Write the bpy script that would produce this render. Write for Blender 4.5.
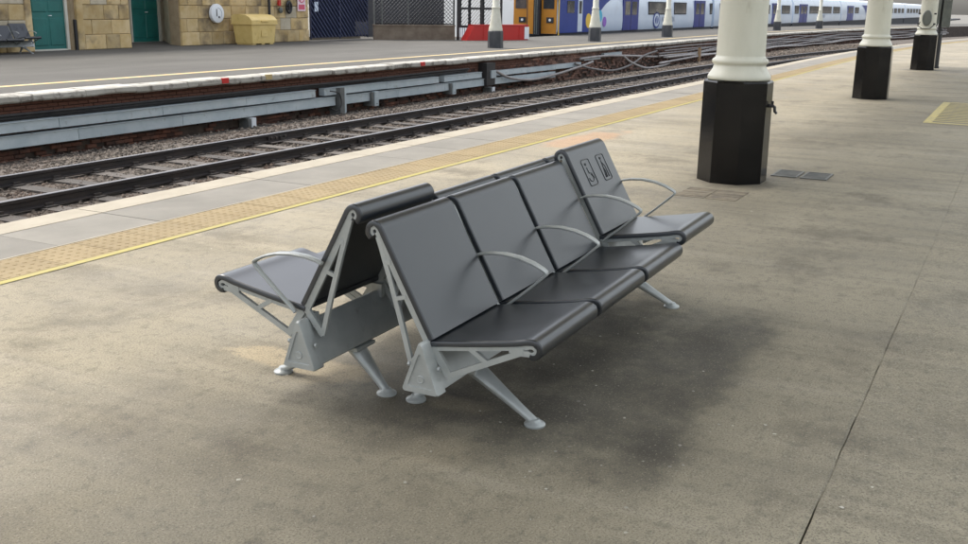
import bpy, bmesh, math, random
from mathutils import Vector, Matrix
random.seed(7)
R = math.radians
scn = bpy.context.scene
for o in list(bpy.data.objects): bpy.data.objects.remove(o, do_unlink=True)
C = scn.collection

# ------------------------------------------------------------------ camera
CAM_H = 1.6
p, rl = R(14.794), 0.0144
cd = bpy.data.cameras.new('camera'); cam = bpy.data.objects.new('camera', cd); C.objects.link(cam)
F = Vector((0, math.cos(p), -math.sin(p))); U0 = Vector((0, math.sin(p), math.cos(p))); X0 = Vector((1, 0, 0))
Rx = math.cos(rl)*X0 + math.sin(rl)*U0; Ux = -math.sin(rl)*X0 + math.cos(rl)*U0
m = Matrix((Rx, Ux, -F)).transposed().to_4x4(); m.translation = (0, 0, CAM_H)
cam.matrix_world = m
cd.sensor_width = 36; cd.lens = 1013/968*36; cd.clip_end = 3000; cd.clip_start = 0.05
scn.camera = cam

# ------------------------------------------------------------------ sky, sun, exposure
SUN_EL, SUN_AZ = R(58), math.atan2(-0.80, 0.60)      # azimuth measured from +Y towards +X (light comes from the track side)
w = bpy.data.worlds.new('World'); scn.world = w; w.use_nodes = True
nt = w.node_tree; bg = nt.nodes['Background']
sk = nt.nodes.new('ShaderNodeTexSky'); sk.sky_type = 'NISHITA'; sk.sun_disc = False
sk.sun_elevation = SUN_EL; sk.sun_rotation = SUN_AZ; sk.air_density = 1.0; sk.dust_density = 4.0; sk.ozone_density = 0.6
hs_ = nt.nodes.new('ShaderNodeHueSaturation'); hs_.inputs['Saturation'].default_value = .38      # thin white cloud over the whole sky
nt.links.new(sk.outputs[0], hs_.inputs['Color']); nt.links.new(hs_.outputs[0], bg.inputs[0]); bg.inputs[1].default_value = 0.15
sd = bpy.data.lights.new('sun', 'SUN'); sd.energy = .9; sd.angle = R(16); sd.color = (1, .95, .86)
so = bpy.data.objects.new('sun', sd); C.objects.link(so)
ldir = Vector((-math.sin(SUN_AZ)*math.cos(SUN_EL), -math.cos(SUN_AZ)*math.cos(SUN_EL), -math.sin(SUN_EL)))
so.rotation_euler = ldir.to_track_quat('-Z', 'Y').to_euler(); so.location = (-20, 20, 30)
vs = scn.view_settings; vs.view_transform = 'Standard'; vs.look = 'None'; vs.gamma = 1; vs.exposure = 1.43
vs.use_curve_mapping = False

# ------------------------------------------------------------------ materials
def mat(name, c1, c2=None, scale=3, rough=.7, metal=0, bump=0, bscale=60, stretch=(1,1,1), spec=.5, island=0, obrand=0,
        c3=None, s3=40, w3=(.62,.72), wide=(.35,.65), coat=0, coords='Object', rvar=0, detail=6):
    mt = bpy.data.materials.new(name); mt.use_nodes = True
    t = mt.node_tree; N = t.nodes; L = t.links; b = N['Principled BSDF']
    b.inputs['Roughness'].default_value = rough; b.inputs['Metallic'].default_value = metal
    b.inputs['Specular IOR Level'].default_value = spec; b.inputs['Coat Weight'].default_value = coat
    tc = N.new('ShaderNodeTexCoord'); mp = N.new('ShaderNodeMapping'); L.new(tc.outputs[coords], mp.inputs[0])
    mp.inputs['Scale'].default_value = stretch
    src = mp.outputs[0]
    if obrand:
        oi = N.new('ShaderNodeObjectInfo'); ad = N.new('ShaderNodeVectorMath'); ad.operation = 'ADD'
        mu = N.new('ShaderNodeMath'); mu.operation = 'MULTIPLY'; mu.inputs[1].default_value = 57
        L.new(oi.outputs['Random'], mu.inputs[0]); L.new(src, ad.inputs[0]); L.new(mu.outputs[0], ad.inputs[1]); src = ad.outputs[0]
    col = None
    def noise(sc, d=6):
        n = N.new('ShaderNodeTexNoise'); n.inputs['Scale'].default_value = sc; n.inputs['Detail'].default_value = d
        n.inputs['Roughness'].default_value = .62; L.new(src, n.inputs['Vector']); return n.outputs['Fac']
    def rng(v, a, b_):
        r = N.new('ShaderNodeMapRange'); r.inputs[1].default_value = a; r.inputs[2].default_value = b_; L.new(v, r.inputs[0]); return r.outputs[0]
    def mix(f, a, b_):
        x = N.new('ShaderNodeMix'); x.data_type = 'RGBA'; L.new(f, x.inputs[0])
        for i, v in ((6, a), (7, b_)):
            if hasattr(v, 'is_output') or isinstance(v, bpy.types.NodeSocket): L.new(v, x.inputs[i])
            else: x.inputs[i].default_value = (*v, 1)
        return x.outputs[2]
    if c2 is None: b.inputs['Base Color'].default_value = (*c1, 1)
    else:
        f = rng(noise(scale, detail), *wide); col = mix(f, c1, c2)
        if c3 is not None: col = mix(rng(noise(s3, 4), *w3), col, c3)
        L.new(col, b.inputs['Base Color'])
    if island or obrand:
        hv = N.new('ShaderNodeHueSaturation')
        if island:
            g = N.new('ShaderNodeNewGeometry'); rv = g.outputs['Random Per Island']; amp = island
        else: rv = oi.outputs['Random']; amp = obrand
        L.new(rng(rv, 0, 1), hv.inputs['Value']); hv.inputs['Value'].links[0].from_node.inputs[3].default_value = 1-amp
        hv.inputs['Value'].links[0].from_node.inputs[4].default_value = 1+amp
        if col is not None: L.new(col, hv.inputs['Color'])
        else: hv.inputs['Color'].default_value = (*c1, 1)
        L.new(hv.outputs[0], b.inputs['Base Color'])
    if rvar:
        rr = rng(noise(scale*1.7, 5), .3, .7); rr.node.inputs[3].default_value = rough-rvar; rr.node.inputs[4].default_value = rough+rvar
        L.new(rr, b.inputs['Roughness'])
    if bump:
        bp = N.new('ShaderNodeBump'); bp.inputs['Strength'].default_value = bump; bp.inputs['Distance'].default_value = .01
        L.new(noise(bscale, 4), bp.inputs['Height']); L.new(bp.outputs[0], b.inputs['Normal'])
    return mt
M = {}
M['pad'] = mat('black_polyurethane', (.012,.015,.019), (.016,.0195,.024), 1.5, .29, spec=.8, obrand=.12, detail=2)
M['alu'] = mat('grey_powder_coat', (.34,.36,.35), (.41,.425,.41), 9, .36, metal=.25, rvar=.08, c3=(.26,.255,.235), s3=11, w3=(.62,.80), obrand=.05)
M['emboss'] = mat('black_emboss', (.010,.011,.013), rough=.4)
M['plinth'] = mat('black_gloss_paint', (.0022,.0021,.0024), (.005,.0046,.0048), 5, .20, spec=.3, bump=.12, bscale=14, c3=(.012,.011,.010), s3=3, w3=(.5,.8))
M['cream'] = mat('cream_column_paint', (.53,.525,.44), (.60,.59,.50), 4, .40, bump=.10, bscale=16, c3=(.36,.33,.25), s3=5, w3=(.62,.82), stretch=(1,1,.35))
M['cream2'] = mat('cream_column_paint_far', (.50,.49,.40), (.60,.59,.50), 3, .5)
M['plinth2'] = mat('dark_grey_plinth', (.03,.033,.038), (.06,.062,.068), 3, .45)
M['coping'] = mat('concrete_coping', (.138,.129,.109), (.182,.170,.145), 1.6, .85, bump=.25, bscale=120, obrand=.06, c3=(.15,.145,.13), s3=9, w3=(.60,.80))
M['edgepaint'] = mat('cream_edge_paint', (.24,.212,.158), (.30,.268,.208), 3, .8, c3=(.25,.22,.17), s3=14, w3=(.58,.72))
M['tactile'] = mat('buff_tactile', (.178,.129,.056), (.222,.167,.080), 2.5, .8, bump=.15, bscale=150, obrand=.06, c3=(.20,.155,.085), s3=10, w3=(.58,.78))
M['yellow'] = mat('yellow_line_paint', (.28,.232,.022), (.25,.205,.045), 6, .6, c3=(.22,.19,.10), s3=18, w3=(.60,.75))
M['yellow2'] = mat('pale_yellow_paint', (.42,.31,.12), (.48,.38,.19), 2, .7, c3=(.25,.21,.15), s3=12, w3=(.55,.75))
M['hatch'] = mat('hatch_yellow_paint', (.46,.38,.13), (.38,.32,.14), 4, .7, c3=(.20,.18,.14), s3=16, w3=(.52,.70))
M['salmon'] = mat('salmon_paving', (.33,.205,.11), (.27,.19,.115), 4, .8, bump=.2, bscale=90, c3=(.19,.16,.115), s3=9, w3=(.55,.75))
M['tan'] = mat('tan_repair_mortar', (.26,.20,.11), (.155,.125,.080), 5, .85, bump=.4, bscale=60, c3=(.085,.072,.055), s3=6, w3=(.42,.60))
M['paver'] = mat('worn_paver', (.165,.140,.100), (.21,.175,.12), 6, .85, bump=.3, bscale=60, obrand=.15, c3=(.10,.085,.065), s3=7, w3=(.45,.65))
M['gum'] = mat('pale_spots', (.34,.32,.27), rough=.8, island=.4)
M['farplat'] = mat('far_asphalt', (.057,.053,.045), (.083,.078,.067), .5, .9, bump=.3, bscale=60, stretch=(.5,1.3,1))
M['wallback'] = mat('sooty_mortar', (.045,.034,.027), (.085,.062,.048), 3, .95, bump=.6, bscale=30)
M['brick'] = mat('sooty_brick', (.15,.060,.036), (.045,.030,.024), 1.7, .9, bump=.4, bscale=50, island=.6, coords='Object')
M['brickpale'] = mat('pinkish_brick', (.26,.145,.105), (.15,.09,.068), 1.6, .9, bump=.4, bscale=50, island=.45)
M['whitecoping'] = mat('white_painted_coping', (.31,.295,.25), (.39,.37,.325), 2.5, .8, bump=.4, bscale=25, obrand=.1, c3=(.12,.105,.085), s3=4, w3=(.52,.66))
M['trunk'] = mat('galvanised_trunking', (.36,.42,.44), (.45,.50,.51), 2, .55, metal=.2, c3=(.22,.23,.21), s3=6, w3=(.60,.78), obrand=.06)
M['trunkdark'] = mat('dirty_steel', (.10,.105,.10), (.16,.16,.15), 5, .7, metal=.2)
M['cable'] = mat('grey_cable', (.20,.185,.175), (.30,.28,.265), 4, .6, obrand=.4)
M['cableblk'] = mat('black_cable', (.014,.013,.013), (.03,.028,.026), 4, .6)
M['rail'] = mat('rail_side_steel', (.024,.021,.021), (.045,.035,.031), 8, .55, metal=.3, stretch=(.3,1,1))
M['railtop'] = mat('rail_head_steel', (.09,.09,.10), (.16,.155,.155), 4, .4, metal=.6, stretch=(.1,2,1))
M['sleeper'] = mat('timber_sleeper', (.050,.043,.037), (.095,.082,.070), 4, .9, bump=.6, bscale=30, stretch=(6,.7,1), obrand=.3)
M['chair'] = mat('cast_iron_chair', (.02,.018,.018), (.05,.038,.03), 12, .7)
M['ballast'] = mat('ballast_bed', (.042,.033,.027), (.095,.076,.058), 20, .95, bump=1, bscale=40)
M['stone'] = mat('ballast_stone', (.072,.060,.049), (.155,.130,.103), 1.2, .9, island=.5, c3=(.085,.058,.042), s3=.8, w3=(.45,.65))
M['block'] = mat('sandstone_block', (.47,.33,.14), (.58,.45,.25), 2.2, .9, bump=.5, bscale=25, obrand=.18, c3=(.13,.10,.07), s3=1.0, w3=(.50,.72))
M['mortar'] = mat('stone_mortar', (.26,.20,.12), (.34,.27,.17), 3, .95)
M['render'] = mat('patch_render', (.42,.36,.25), (.55,.49,.37), 2, .9, bump=.3, bscale=20)
M['door'] = mat('green_door_paint', (.010,.115,.100), (.014,.15,.13), 2, .4)
M['frame'] = mat('door_frame_cream', (.56,.53,.44), (.62,.6,.52), 3, .6)
M['blackiron'] = mat('black_iron', (.012,.012,.014), (.02,.02,.022), 8, .45)
M['navy'] = mat('navy_steel', (.012,.016,.045), (.02,.026,.06), 4, .5)
M['navy_l'] = mat('navy_slat', (.06,.075,.15), (.085,.10,.18), 4, .5)
M['grit'] = mat('yellow_polyethylene', (.66,.48,.16), (.72,.54,.21), 3, .5, bump=.05, bscale=90, c3=(.45,.30,.07), s3=4, w3=(.6,.85))
M['white'] = mat('white_enamel', (.74,.77,.78), (.78,.8,.81), 4, .4)
M['grey'] = mat('grey_enclosure', (.09,.10,.09), (.13,.14,.125), 6, .5)
M['pink'] = mat('sign_red', (.62,.10,.16), rough=.5)
M['pinkpale'] = mat('sign_white', (.80,.62,.66), rough=.5)
M['concrete'] = mat('brown_concrete', (.14,.105,.075), (.22,.175,.13), 2, .9, bump=.4, bscale=20)
M['red'] = mat('red_barrier_paint', (.50,.016,.012), (.44,.022,.016), 2, .45)
M['tblue'] = mat('train_blue', (.008,.030,.21), (.010,.038,.25), 1, .4, spec=.3)
M['twhite'] = mat('train_white', (.54,.63,.75), (.60,.68,.78), .6, .32, coat=.3, c3=(.48,.52,.58), s3=.7, w3=(.55,.8))
M['tdoor'] = mat('train_door_blue', (.012,.022,.18), (.016,.03,.22), 1, .4, spec=.3)
M['torange'] = mat('train_front_yellow', (.48,.20,.012), (.42,.17,.012), 2, .5)
M['tyellow'] = mat('train_yellow_edge', (.80,.52,.05), rough=.45)
M['tdark'] = mat('train_underframe', (.015,.018,.026), (.03,.03,.034), 3, .7)
M['glass'] = mat('train_window_glass', (.035,.038,.042), (.12,.10,.09), .8, .08, spec=.8, wide=(.45,.6))
M['cyan'] = mat('livery_cyan', (.03,.42,.62), rough=.4)
M['purple'] = mat('livery_purple', (.26,.10,.50), rough=.4)
M['lgrey'] = mat('livery_grey_text', (.33,.38,.46), rough=.4)
M['ground'] = mat('distant_ground', (.12,.115,.10), (.17,.16,.14), .05, .95)
M['palebuild'] = mat('pale_rendered_wall', (.68,.68,.66), (.74,.74,.72), .4, .8)
M['leaf'] = mat('dark_hedge', (.04,.06,.02), (.07,.09,.035), 3, .8)

def asphalt():
    mt = bpy.data.materials.new('platform_asphalt'); mt.use_nodes = True
    t = mt.node_tree; N = t.nodes; L = t.links; b = N['Principled BSDF']; b.inputs['Specular IOR Level'].default_value = .35
    tc = N.new('ShaderNodeTexCoord')
    def mp(s, loc=(0,0,0)):
        n = N.new('ShaderNodeMapping'); n.inputs['Scale'].default_value = s; n.inputs['Location'].default_value = loc; L.new(tc.outputs['Object'], n.inputs[0]); return n.outputs[0]
    def noise(v, sc, d=5, ro=.6):
        n = N.new('ShaderNodeTexNoise'); n.inputs['Scale'].default_value = sc; n.inputs['Detail'].default_value = d; n.inputs['Roughness'].default_value = ro
        L.new(v, n.inputs['Vector']); return n.outputs['Fac']
    def rng(v, a, b_, c=0, d=1):
        r = N.new('ShaderNodeMapRange'); r.interpolation_type = 'SMOOTHSTEP'
        for i, x in enumerate((a, b_, c, d)): r.inputs[i+1].default_value = x
        L.new(v, r.inputs[0]); return r.outputs[0]
    def mix(f, a, b_, mode='MIX'):
        x = N.new('ShaderNodeMix'); x.data_type = 'RGBA'; x.blend_type = mode; L.new(f, x.inputs[0])
        for i, v in ((6, a), (7, b_)):
            if isinstance(v, bpy.types.NodeSocket): L.new(v, x.inputs[i])
            else: x.inputs[i].default_value = (*v, 1)
        return x.outputs[2]
    def mul(a, b_, op='MULTIPLY'):
        n = N.new('ShaderNodeMath'); n.operation = op
        for i, v in enumerate((a, b_)):
            if isinstance(v, bpy.types.NodeSocket): L.new(v, n.inputs[i])
            else: n.inputs[i].default_value = v
        return n.outputs[0]
    o = mp((1,1,1))
    col = mix(rng(noise(o, .55), .36, .66), (.214,.188,.133), (.294,.260,.188))
    # traffic / rain streaks running across the platform
    col = mix(mul(rng(noise(mp((2.2,.35,1)), 1.6, 6), .46, .66), .42), col, (.128,.112,.082))
    col = mix(mul(rng(noise(mp((2.6,.30,1), (4,9,0)), 1.5, 6), .52, .70), .5), col, (.325,.290,.220))
    # blotchy dirt
    col = mix(mul(rng(noise(o, 1.35, 8, .70), .50, .68), .62), col, (.100,.085,.061))
    # spilled drink / dirt stain in front of the seats (own ragged outline); shade under the rows painted in too
    def blob(cx, cy, rx, ry, edge, amt):
        v = mp((1/rx, 1/ry, 0), (-cx/rx, -cy/ry, 0)); ln = N.new('ShaderNodeVectorMath'); ln.operation = 'LENGTH'; L.new(v, ln.inputs[0])
        d = mul(ln.outputs['Value'], mul(mul(noise(o, 2.6, 8, .68), .5, 'SUBTRACT'), 2.0), 'ADD')
        return mul(rng(d, 1, edge), amt)
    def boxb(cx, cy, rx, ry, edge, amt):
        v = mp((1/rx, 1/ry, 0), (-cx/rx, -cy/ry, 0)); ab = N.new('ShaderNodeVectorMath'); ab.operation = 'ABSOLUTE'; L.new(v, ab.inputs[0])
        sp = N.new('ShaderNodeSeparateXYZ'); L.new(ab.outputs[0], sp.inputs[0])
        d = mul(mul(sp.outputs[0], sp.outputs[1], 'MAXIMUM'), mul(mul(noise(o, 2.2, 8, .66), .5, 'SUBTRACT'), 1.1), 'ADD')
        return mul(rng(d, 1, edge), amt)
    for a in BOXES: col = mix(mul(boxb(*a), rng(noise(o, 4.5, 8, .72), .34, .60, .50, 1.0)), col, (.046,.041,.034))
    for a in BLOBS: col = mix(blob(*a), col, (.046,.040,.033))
    for a in SALMON: col = mix(blob(*a), col, (.33,.205,.11))
    for a in TANS: col = mix(blob(*a), col, (.40,.33,.215))
    # grain
    col = mix(mul(rng(noise(o, 16, 6, .75), .50, .64), .40), col, (.082,.073,.056))
    col = mix(mul(rng(noise(o, 125, 3, .75), .49, .62), .58), col, (.062,.055,.044))
    col = mix(mul(rng(noise(mp((1,1,1), (3,1,0)), 95, 3, .7), .58, .68), .55), col, (.40,.36,.28))
    L.new(col, b.inputs['Base Color'])
    L.new(rng(noise(o, 1.1, 6), .3, .7, .62, .88), b.inputs['Roughness'])
    bp = N.new('ShaderNodeBump'); bp.inputs['Strength'].default_value = .5; bp.inputs['Distance'].default_value = .006
    L.new(mul(noise(o, 110, 4, .7), mul(noise(o, 9, 4), 1.2), 'ADD'), bp.inputs['Height']); L.new(bp.outputs[0], b.inputs['Normal'])
    return mt

# ------------------------------------------------------------------ mesh helpers
TH = R(27.6); ROT = R(90)-TH                       # local frame of the station: x along the tracks, y across towards them
def arc(s, t, s0, kr, t0=10.0):
    if s <= s0: return (s, t)
    a = (s-s0)/kr; r = kr+t-t0
    return (s0+r*math.sin(a), t0-kr+r*math.cos(a))
def bend(s, t):                                    # both lines curve gently right in the distance, the near platform first
    if t <= 12.5: return arc(s, t, 33.0, 227.0)
    if t >= 14: return arc(s, t, 58.0, 280.0)
    k = (t-12.5)/1.5; p0, p1 = arc(s, t, 33.0, 227.0), arc(s, t, 58.0, 280.0)
    return (p0[0]*(1-k)+p1[0]*k, p0[1]*(1-k)+p1[1]*k)
def turn(s, t=0): return -max(0, (s-33)/227) if t < 13 else -max(0, (s-58)/280)
class MB:
    def __init__(s): s.v = []; s.f = []; s.mi = []
    def add(s, vs, fs, mi=0):
        n = len(s.v); s.v += [tuple(v) for v in vs]; s.f += [tuple(i+n for i in f) for f in fs]; s.mi += [mi]*len(fs); return s
    def box(s, x0, x1, y0, y1, z0, z1, mi=0):
        return s.add([(x0,y0,z0),(x1,y0,z0),(x1,y1,z0),(x0,y1,z0),(x0,y0,z1),(x1,y0,z1),(x1,y1,z1),(x0,y1,z1)],
                     [(3,2,1,0),(4,5,6,7),(0,1,5,4),(1,2,6,5),(2,3,7,6),(3,0,4,7)], mi)
    def bevbox(s, x0, x1, y0, y1, z0, z1, b=.01, mi=0):   # chamfer round the four long upright/edge loops of the -y face
        a = [(x0,y1,z0),(x1,y1,z0),(x1,y1,z1),(x0,y1,z1)]; c = [(x0,y0+b,z0),(x1,y0+b,z0),(x1,y0+b,z1),(x0,y0+b,z1)]
        d = [(x0+b,y0,z0+b),(x1-b,y0,z0+b),(x1-b,y0,z1-b),(x0+b,y0,z1-b)]
        fs = [(0,1,2,3)[::-1], (8,9,10,11)]
        for i in range(4):
            j = (i+1) % 4; fs += [(i,j,j+4,i+4)[::-1], (i+4,j+4,j+8,i+8)[::-1]]
        return s.add(a+c+d, fs, mi)
    def prism(s, poly, z0, z1, mi=0):
        n = len(poly); return s.add([(x,y,z0) for x,y in poly]+[(x,y,z1) for x,y in poly],
            [tuple(range(n))[::-1], tuple(range(n,2*n))]+[(i,(i+1)%n,(i+1)%n+n,i+n) for i in range(n)], mi)
    def sheet(s, poly, z=0, mi=0):
        return s.add([(x,y,z) for x,y in poly], [tuple(range(len(poly)))], mi)
    def tube(s, pts, r, k=8, mi=0, caps=True):
        pts = [Vector(q) for q in pts]; n = len(pts); rs = r if isinstance(r, (list,tuple)) else [r]*n
        vs = []; up = Vector((0,0,1))
        for i, q in enumerate(pts):
            d = (pts[min(i+1,n-1)]-pts[max(i-1,0)]).normalized()
            a = d.cross(up); a = d.cross(Vector((1,0,0))) if a.length < 1e-3 else a; a.normalize(); b = a.cross(d)
            for j in range(k):
                g = 2*math.pi*j/k; vs.append(q+rs[i]*(math.cos(g)*a+math.sin(g)*b))
        fs = [(i*k+j, i*k+(j+1)%k, (i+1)*k+(j+1)%k, (i+1)*k+j) for i in range(n-1) for j in range(k)]
        if caps: fs += [tuple(range(k))[::-1], tuple(range((n-1)*k, n*k))]
        return s.add(vs, fs, mi)
    def lathe(s, prof, k=24, mi=0, cx=0, cy=0, off=0):
        vs = [(cx+r*math.cos(2*math.pi*j/k+off), cy+r*math.sin(2*math.pi*j/k+off), z) for r, z in prof for j in range(k)]
        n = len(prof); fs = [(i*k+j, i*k+(j+1)%k, (i+1)*k+(j+1)%k, (i+1)*k+j) for i in range(n-1) for j in range(k)]
        fs += [tuple(range(k))[::-1], tuple(range((n-1)*k, n*k))]
        return s.add(vs, fs, mi)
    def bar(s, a, b, w, h, mi=0, up=(0,0,1)):          # rectangular bar between two points
        a, b = Vector(a), Vector(b); d = (b-a).normalized(); x = d.cross(Vector(up)); x = Vector((1,0,0)) if x.length < 1e-4 else x.normalized(); y = x.cross(d)
        vs = [q+sx*x*w/2+sy*y*h/2 for q in (a, b) for sx, sy in ((-1,-1),(1,-1),(1,1),(-1,1))]
        return s.add(vs, [(0,1,2,3),(7,6,5,4),(0,4,5,1),(1,5,6,2),(2,6,7,3),(3,7,4,0)], mi)
    def mesh(s, name, mats, smooth=False, auto=False):
        me = bpy.data.meshes.new(name); me.from_pydata(s.v, [], s.f)
        for q in (mats if isinstance(mats, (list,tuple)) else [mats]): me.materials.append(q)
        for pl, mi in zip(me.polygons, s.mi): pl.material_index = mi
        bm = bmesh.new(); bm.from_mesh(me); bmesh.ops.recalc_face_normals(bm, faces=bm.faces); bm.to_mesh(me); bm.free()
        if smooth:
            me.polygons.foreach_set('use_smooth', [True]*len(me.polygons))
            if auto: me.set_sharp_from_angle(angle=R(auto))
        me.update(); return me
    def build(s, name, mats, parent=None, smooth=False, auto=False, loc=None, rot=None):
        return link(name, s.mesh(name, mats, smooth, auto), parent, loc, rot)
def link(name, me, parent=None, loc=None, rot=None):
    o = bpy.data.objects.new(name, me); C.objects.link(o)
    if parent is not None: o.parent = parent
    elif loc is None and rot is None: rot = ROT
    if loc is not None: o.location = loc
    if rot is not None: o.rotation_euler = rot if isinstance(rot, (tuple, list)) else (0, 0, rot)
    return o
def W(s, t, z=0): return (s*math.cos(ROT)-t*math.sin(ROT), s*math.sin(ROT)+t*math.cos(ROT), z)
def tag(o, label=None, cat=None, group=None, kind=None):
    for k, v in (('label',label),('category',cat),('group',group),('kind',kind)):
        if v: o[k] = v
    return o
def thing(name, label, cat, s, t, z=0, rot=None, group=None):
    o = bpy.data.objects.new(name, None); C.objects.link(o); o.empty_display_size = .2
    o.location = W(s, t, z); o.rotation_euler = (0, 0, ROT if rot is None else rot); return tag(o, label, cat, group)
def struct(o, label=None): o['kind'] = 'structure'; (label and tag(o, label)); return o
def copy_tree(o, parent=None):
    c = o.copy(); C.objects.link(c); c.parent = parent
    for ch in list(o.children): copy_tree(ch, c)
    return c
def strip(t0, t1, s0, s1, z, step=3, jit=0):
    m = MB(); n = max(1, int((s1-s0)/step)); vs = []; rnd = random.Random(int(t0*100))
    for i in range(n+1):
        s = s0+(s1-s0)*i/n
        vs += [(*bend(s, t0+rnd.uniform(-jit, jit)), z), (*bend(s, t1+rnd.uniform(-jit, jit)), z)]
    return m.add(vs, [(2*i, 2*i+2, 2*i+3, 2*i+1) for i in range(n)])

# ------------------------------------------------------------------ setting: ground, platforms, ballast
BLOBS = [(3.35, 2.05, .55, .42, .2, .5), (3.30, 1.06, .34, .20, .2, .5), (3.55, 1.55, .35, .2, .4, .45), (10.2, 1.9, .55, .6, .3, .4), (1.6, 2.7, .5, .25, .3, .25), (4.6, 1.2, .4, .22, .2, .3), (9.55, 2.35, .55, .52, .5, .45), (20.2, 2.5, .6, .55, .5, .4), (31.1, 2.6, .7, .6, .5, .4), (3.36, 1.02, .16, .10, .4, .4), (4.05, 1.72, .3, .14, .4, .4)]  # first entry paints the shade under the seat rows into the asphalt
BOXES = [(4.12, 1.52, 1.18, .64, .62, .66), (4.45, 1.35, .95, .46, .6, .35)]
SALMON = [(11.3, 4.78, .6, .33, .5, .8), (12.1, 4.70, .75, .33, .5, .8)]
TANS = [(3.50, 2.92, .14, .28, .6, .9), (3.48, 2.60, .15, .24, .55, .85), (3.42, 1.95, .10, .22, .3, .28), (5.32, 1.86, .13, .22, .3, .40), (3.0, 1.75, .3, .2, .2, .18)]
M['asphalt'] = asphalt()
g = MB().sheet([(-900,-900),(900,-900),(900,900),(-900,900)], -1.32).build('ground', M['ground']); struct(g)
EDGE = 6.49
def asphalt_slab(name, t0, t1, jit, zz=0):
    m = MB(); n = 700; rnd = random.Random(3); vs = []
    for i in range(n+1):
        s = -8+ (i/n)**1.6*180; x0, y0 = bend(s, t0-(max(-.001, min(.0055, (s-3.2)*.0016)) if jit[0] else 0)+rnd.uniform(-jit[0], jit[0])); x1, y1 = bend(s, t1+rnd.uniform(-jit[1], jit[1]))
        vs += [(x0,y0,-.3),(x0,y0,-.006+zz),(x0,y0+(rnd.uniform(.003,.016) if jit[0] else 0),zz),(x1,y1-(.006 if jit[1] else 0),zz),(x1,y1,-.004+zz),(x1,y1,-.3)]
    fs = [(6*i+j, 6*i+6+j, 6*i+7+j, 6*i+1+j) for i in range(n) for j in range(5)]
    return struct(m.add(vs, fs).build(name, M['asphalt']))
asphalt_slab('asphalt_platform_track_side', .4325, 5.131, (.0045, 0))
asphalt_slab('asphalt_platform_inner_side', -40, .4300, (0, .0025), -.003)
base = strip(-40, 5.6, -8, 170, -.05).build('platform_sub_base', M['wallback']); struct(base)
edgew = struct(strip(5.56, 6.40, -8, 170, -.09).build('platform_edge_bed', M['wallback']))
wl = MB(); n = 60
for i in range(n):
    a, b = -8+i*3, -5+i*3
    wl.add([(*bend(a,6.38),-1.3),(*bend(b,6.38),-1.3),(*bend(b,6.38),-.09),(*bend(a,6.38),-.09)], [(0,1,2,3)])
struct(wl.build('platform_edge_wall', M['wallback']))
# coping slabs along the near edge, painted cream along their outer margin
cop = thing('platform_coping', None, None, 0, 0); cop['kind'] = 'structure'
CL = .92
cme = MB().bevbox(0.003, CL-.003, 0, .915, -.085, 0, .0).mesh('coping_slab', M['coping'])
cme = MB().box(.003, CL-.003, 0, .915, -.085, 0).mesh('coping_slab', M['coping'])
pme = MB().box(.003, CL-.003, .620, .9165, -.07, .003).mesh('edge_paint', M['edgepaint'])
TL = .42
bm = MB().box(.003, TL-.003, 0, TL-.003, -.02, .001)
for i in range(6):
    for j in range(6):
        cx, cy = .035+i*.07, .035+j*.07; k = 6
        bm.add([(cx+.0165*math.cos(2*math.pi*q/k), cy+.0165*math.sin(2*math.pi*q/k), .001) for q in range(k)]+[(cx+.011*math.cos(2*math.pi*q/k), cy+.011*math.sin(2*math.pi*q/k), .0042) for q in range(k)],
               [tuple(range(k, 2*k))]+[(q, (q+1)%k, (q+1)%k+k, q+k) for q in range(k)])
tme = bm.mesh('tactile_tile', M['tactile'])
tac = thing('tactile_paving', None, None, 0, 0); tac['kind'] = 'structure'
s = -1.0
while s < 115:
    x, y = bend(s, 5.565); a = turn(s)
    o = link('coping_slab', cme, cop, (x, y, random.uniform(-.002, .001)), a)
    q = link('edge_paint', pme, o)
    s += CL
s = 0
while s < 100:
    x, y = bend(s, 5.135); a = turn(s)
    link('tactile_tile', tme, tac, (x, y, random.uniform(-.001, .0005)), a); s += TL
struct(strip(5.556, 5.572, -1, 60, .002).build('mortar_joint', M['edgepaint']))
struct(strip(5.06, 5.12, -2, 150, .004, 1, .002).build('yellow_line', M['yellow']))
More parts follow.
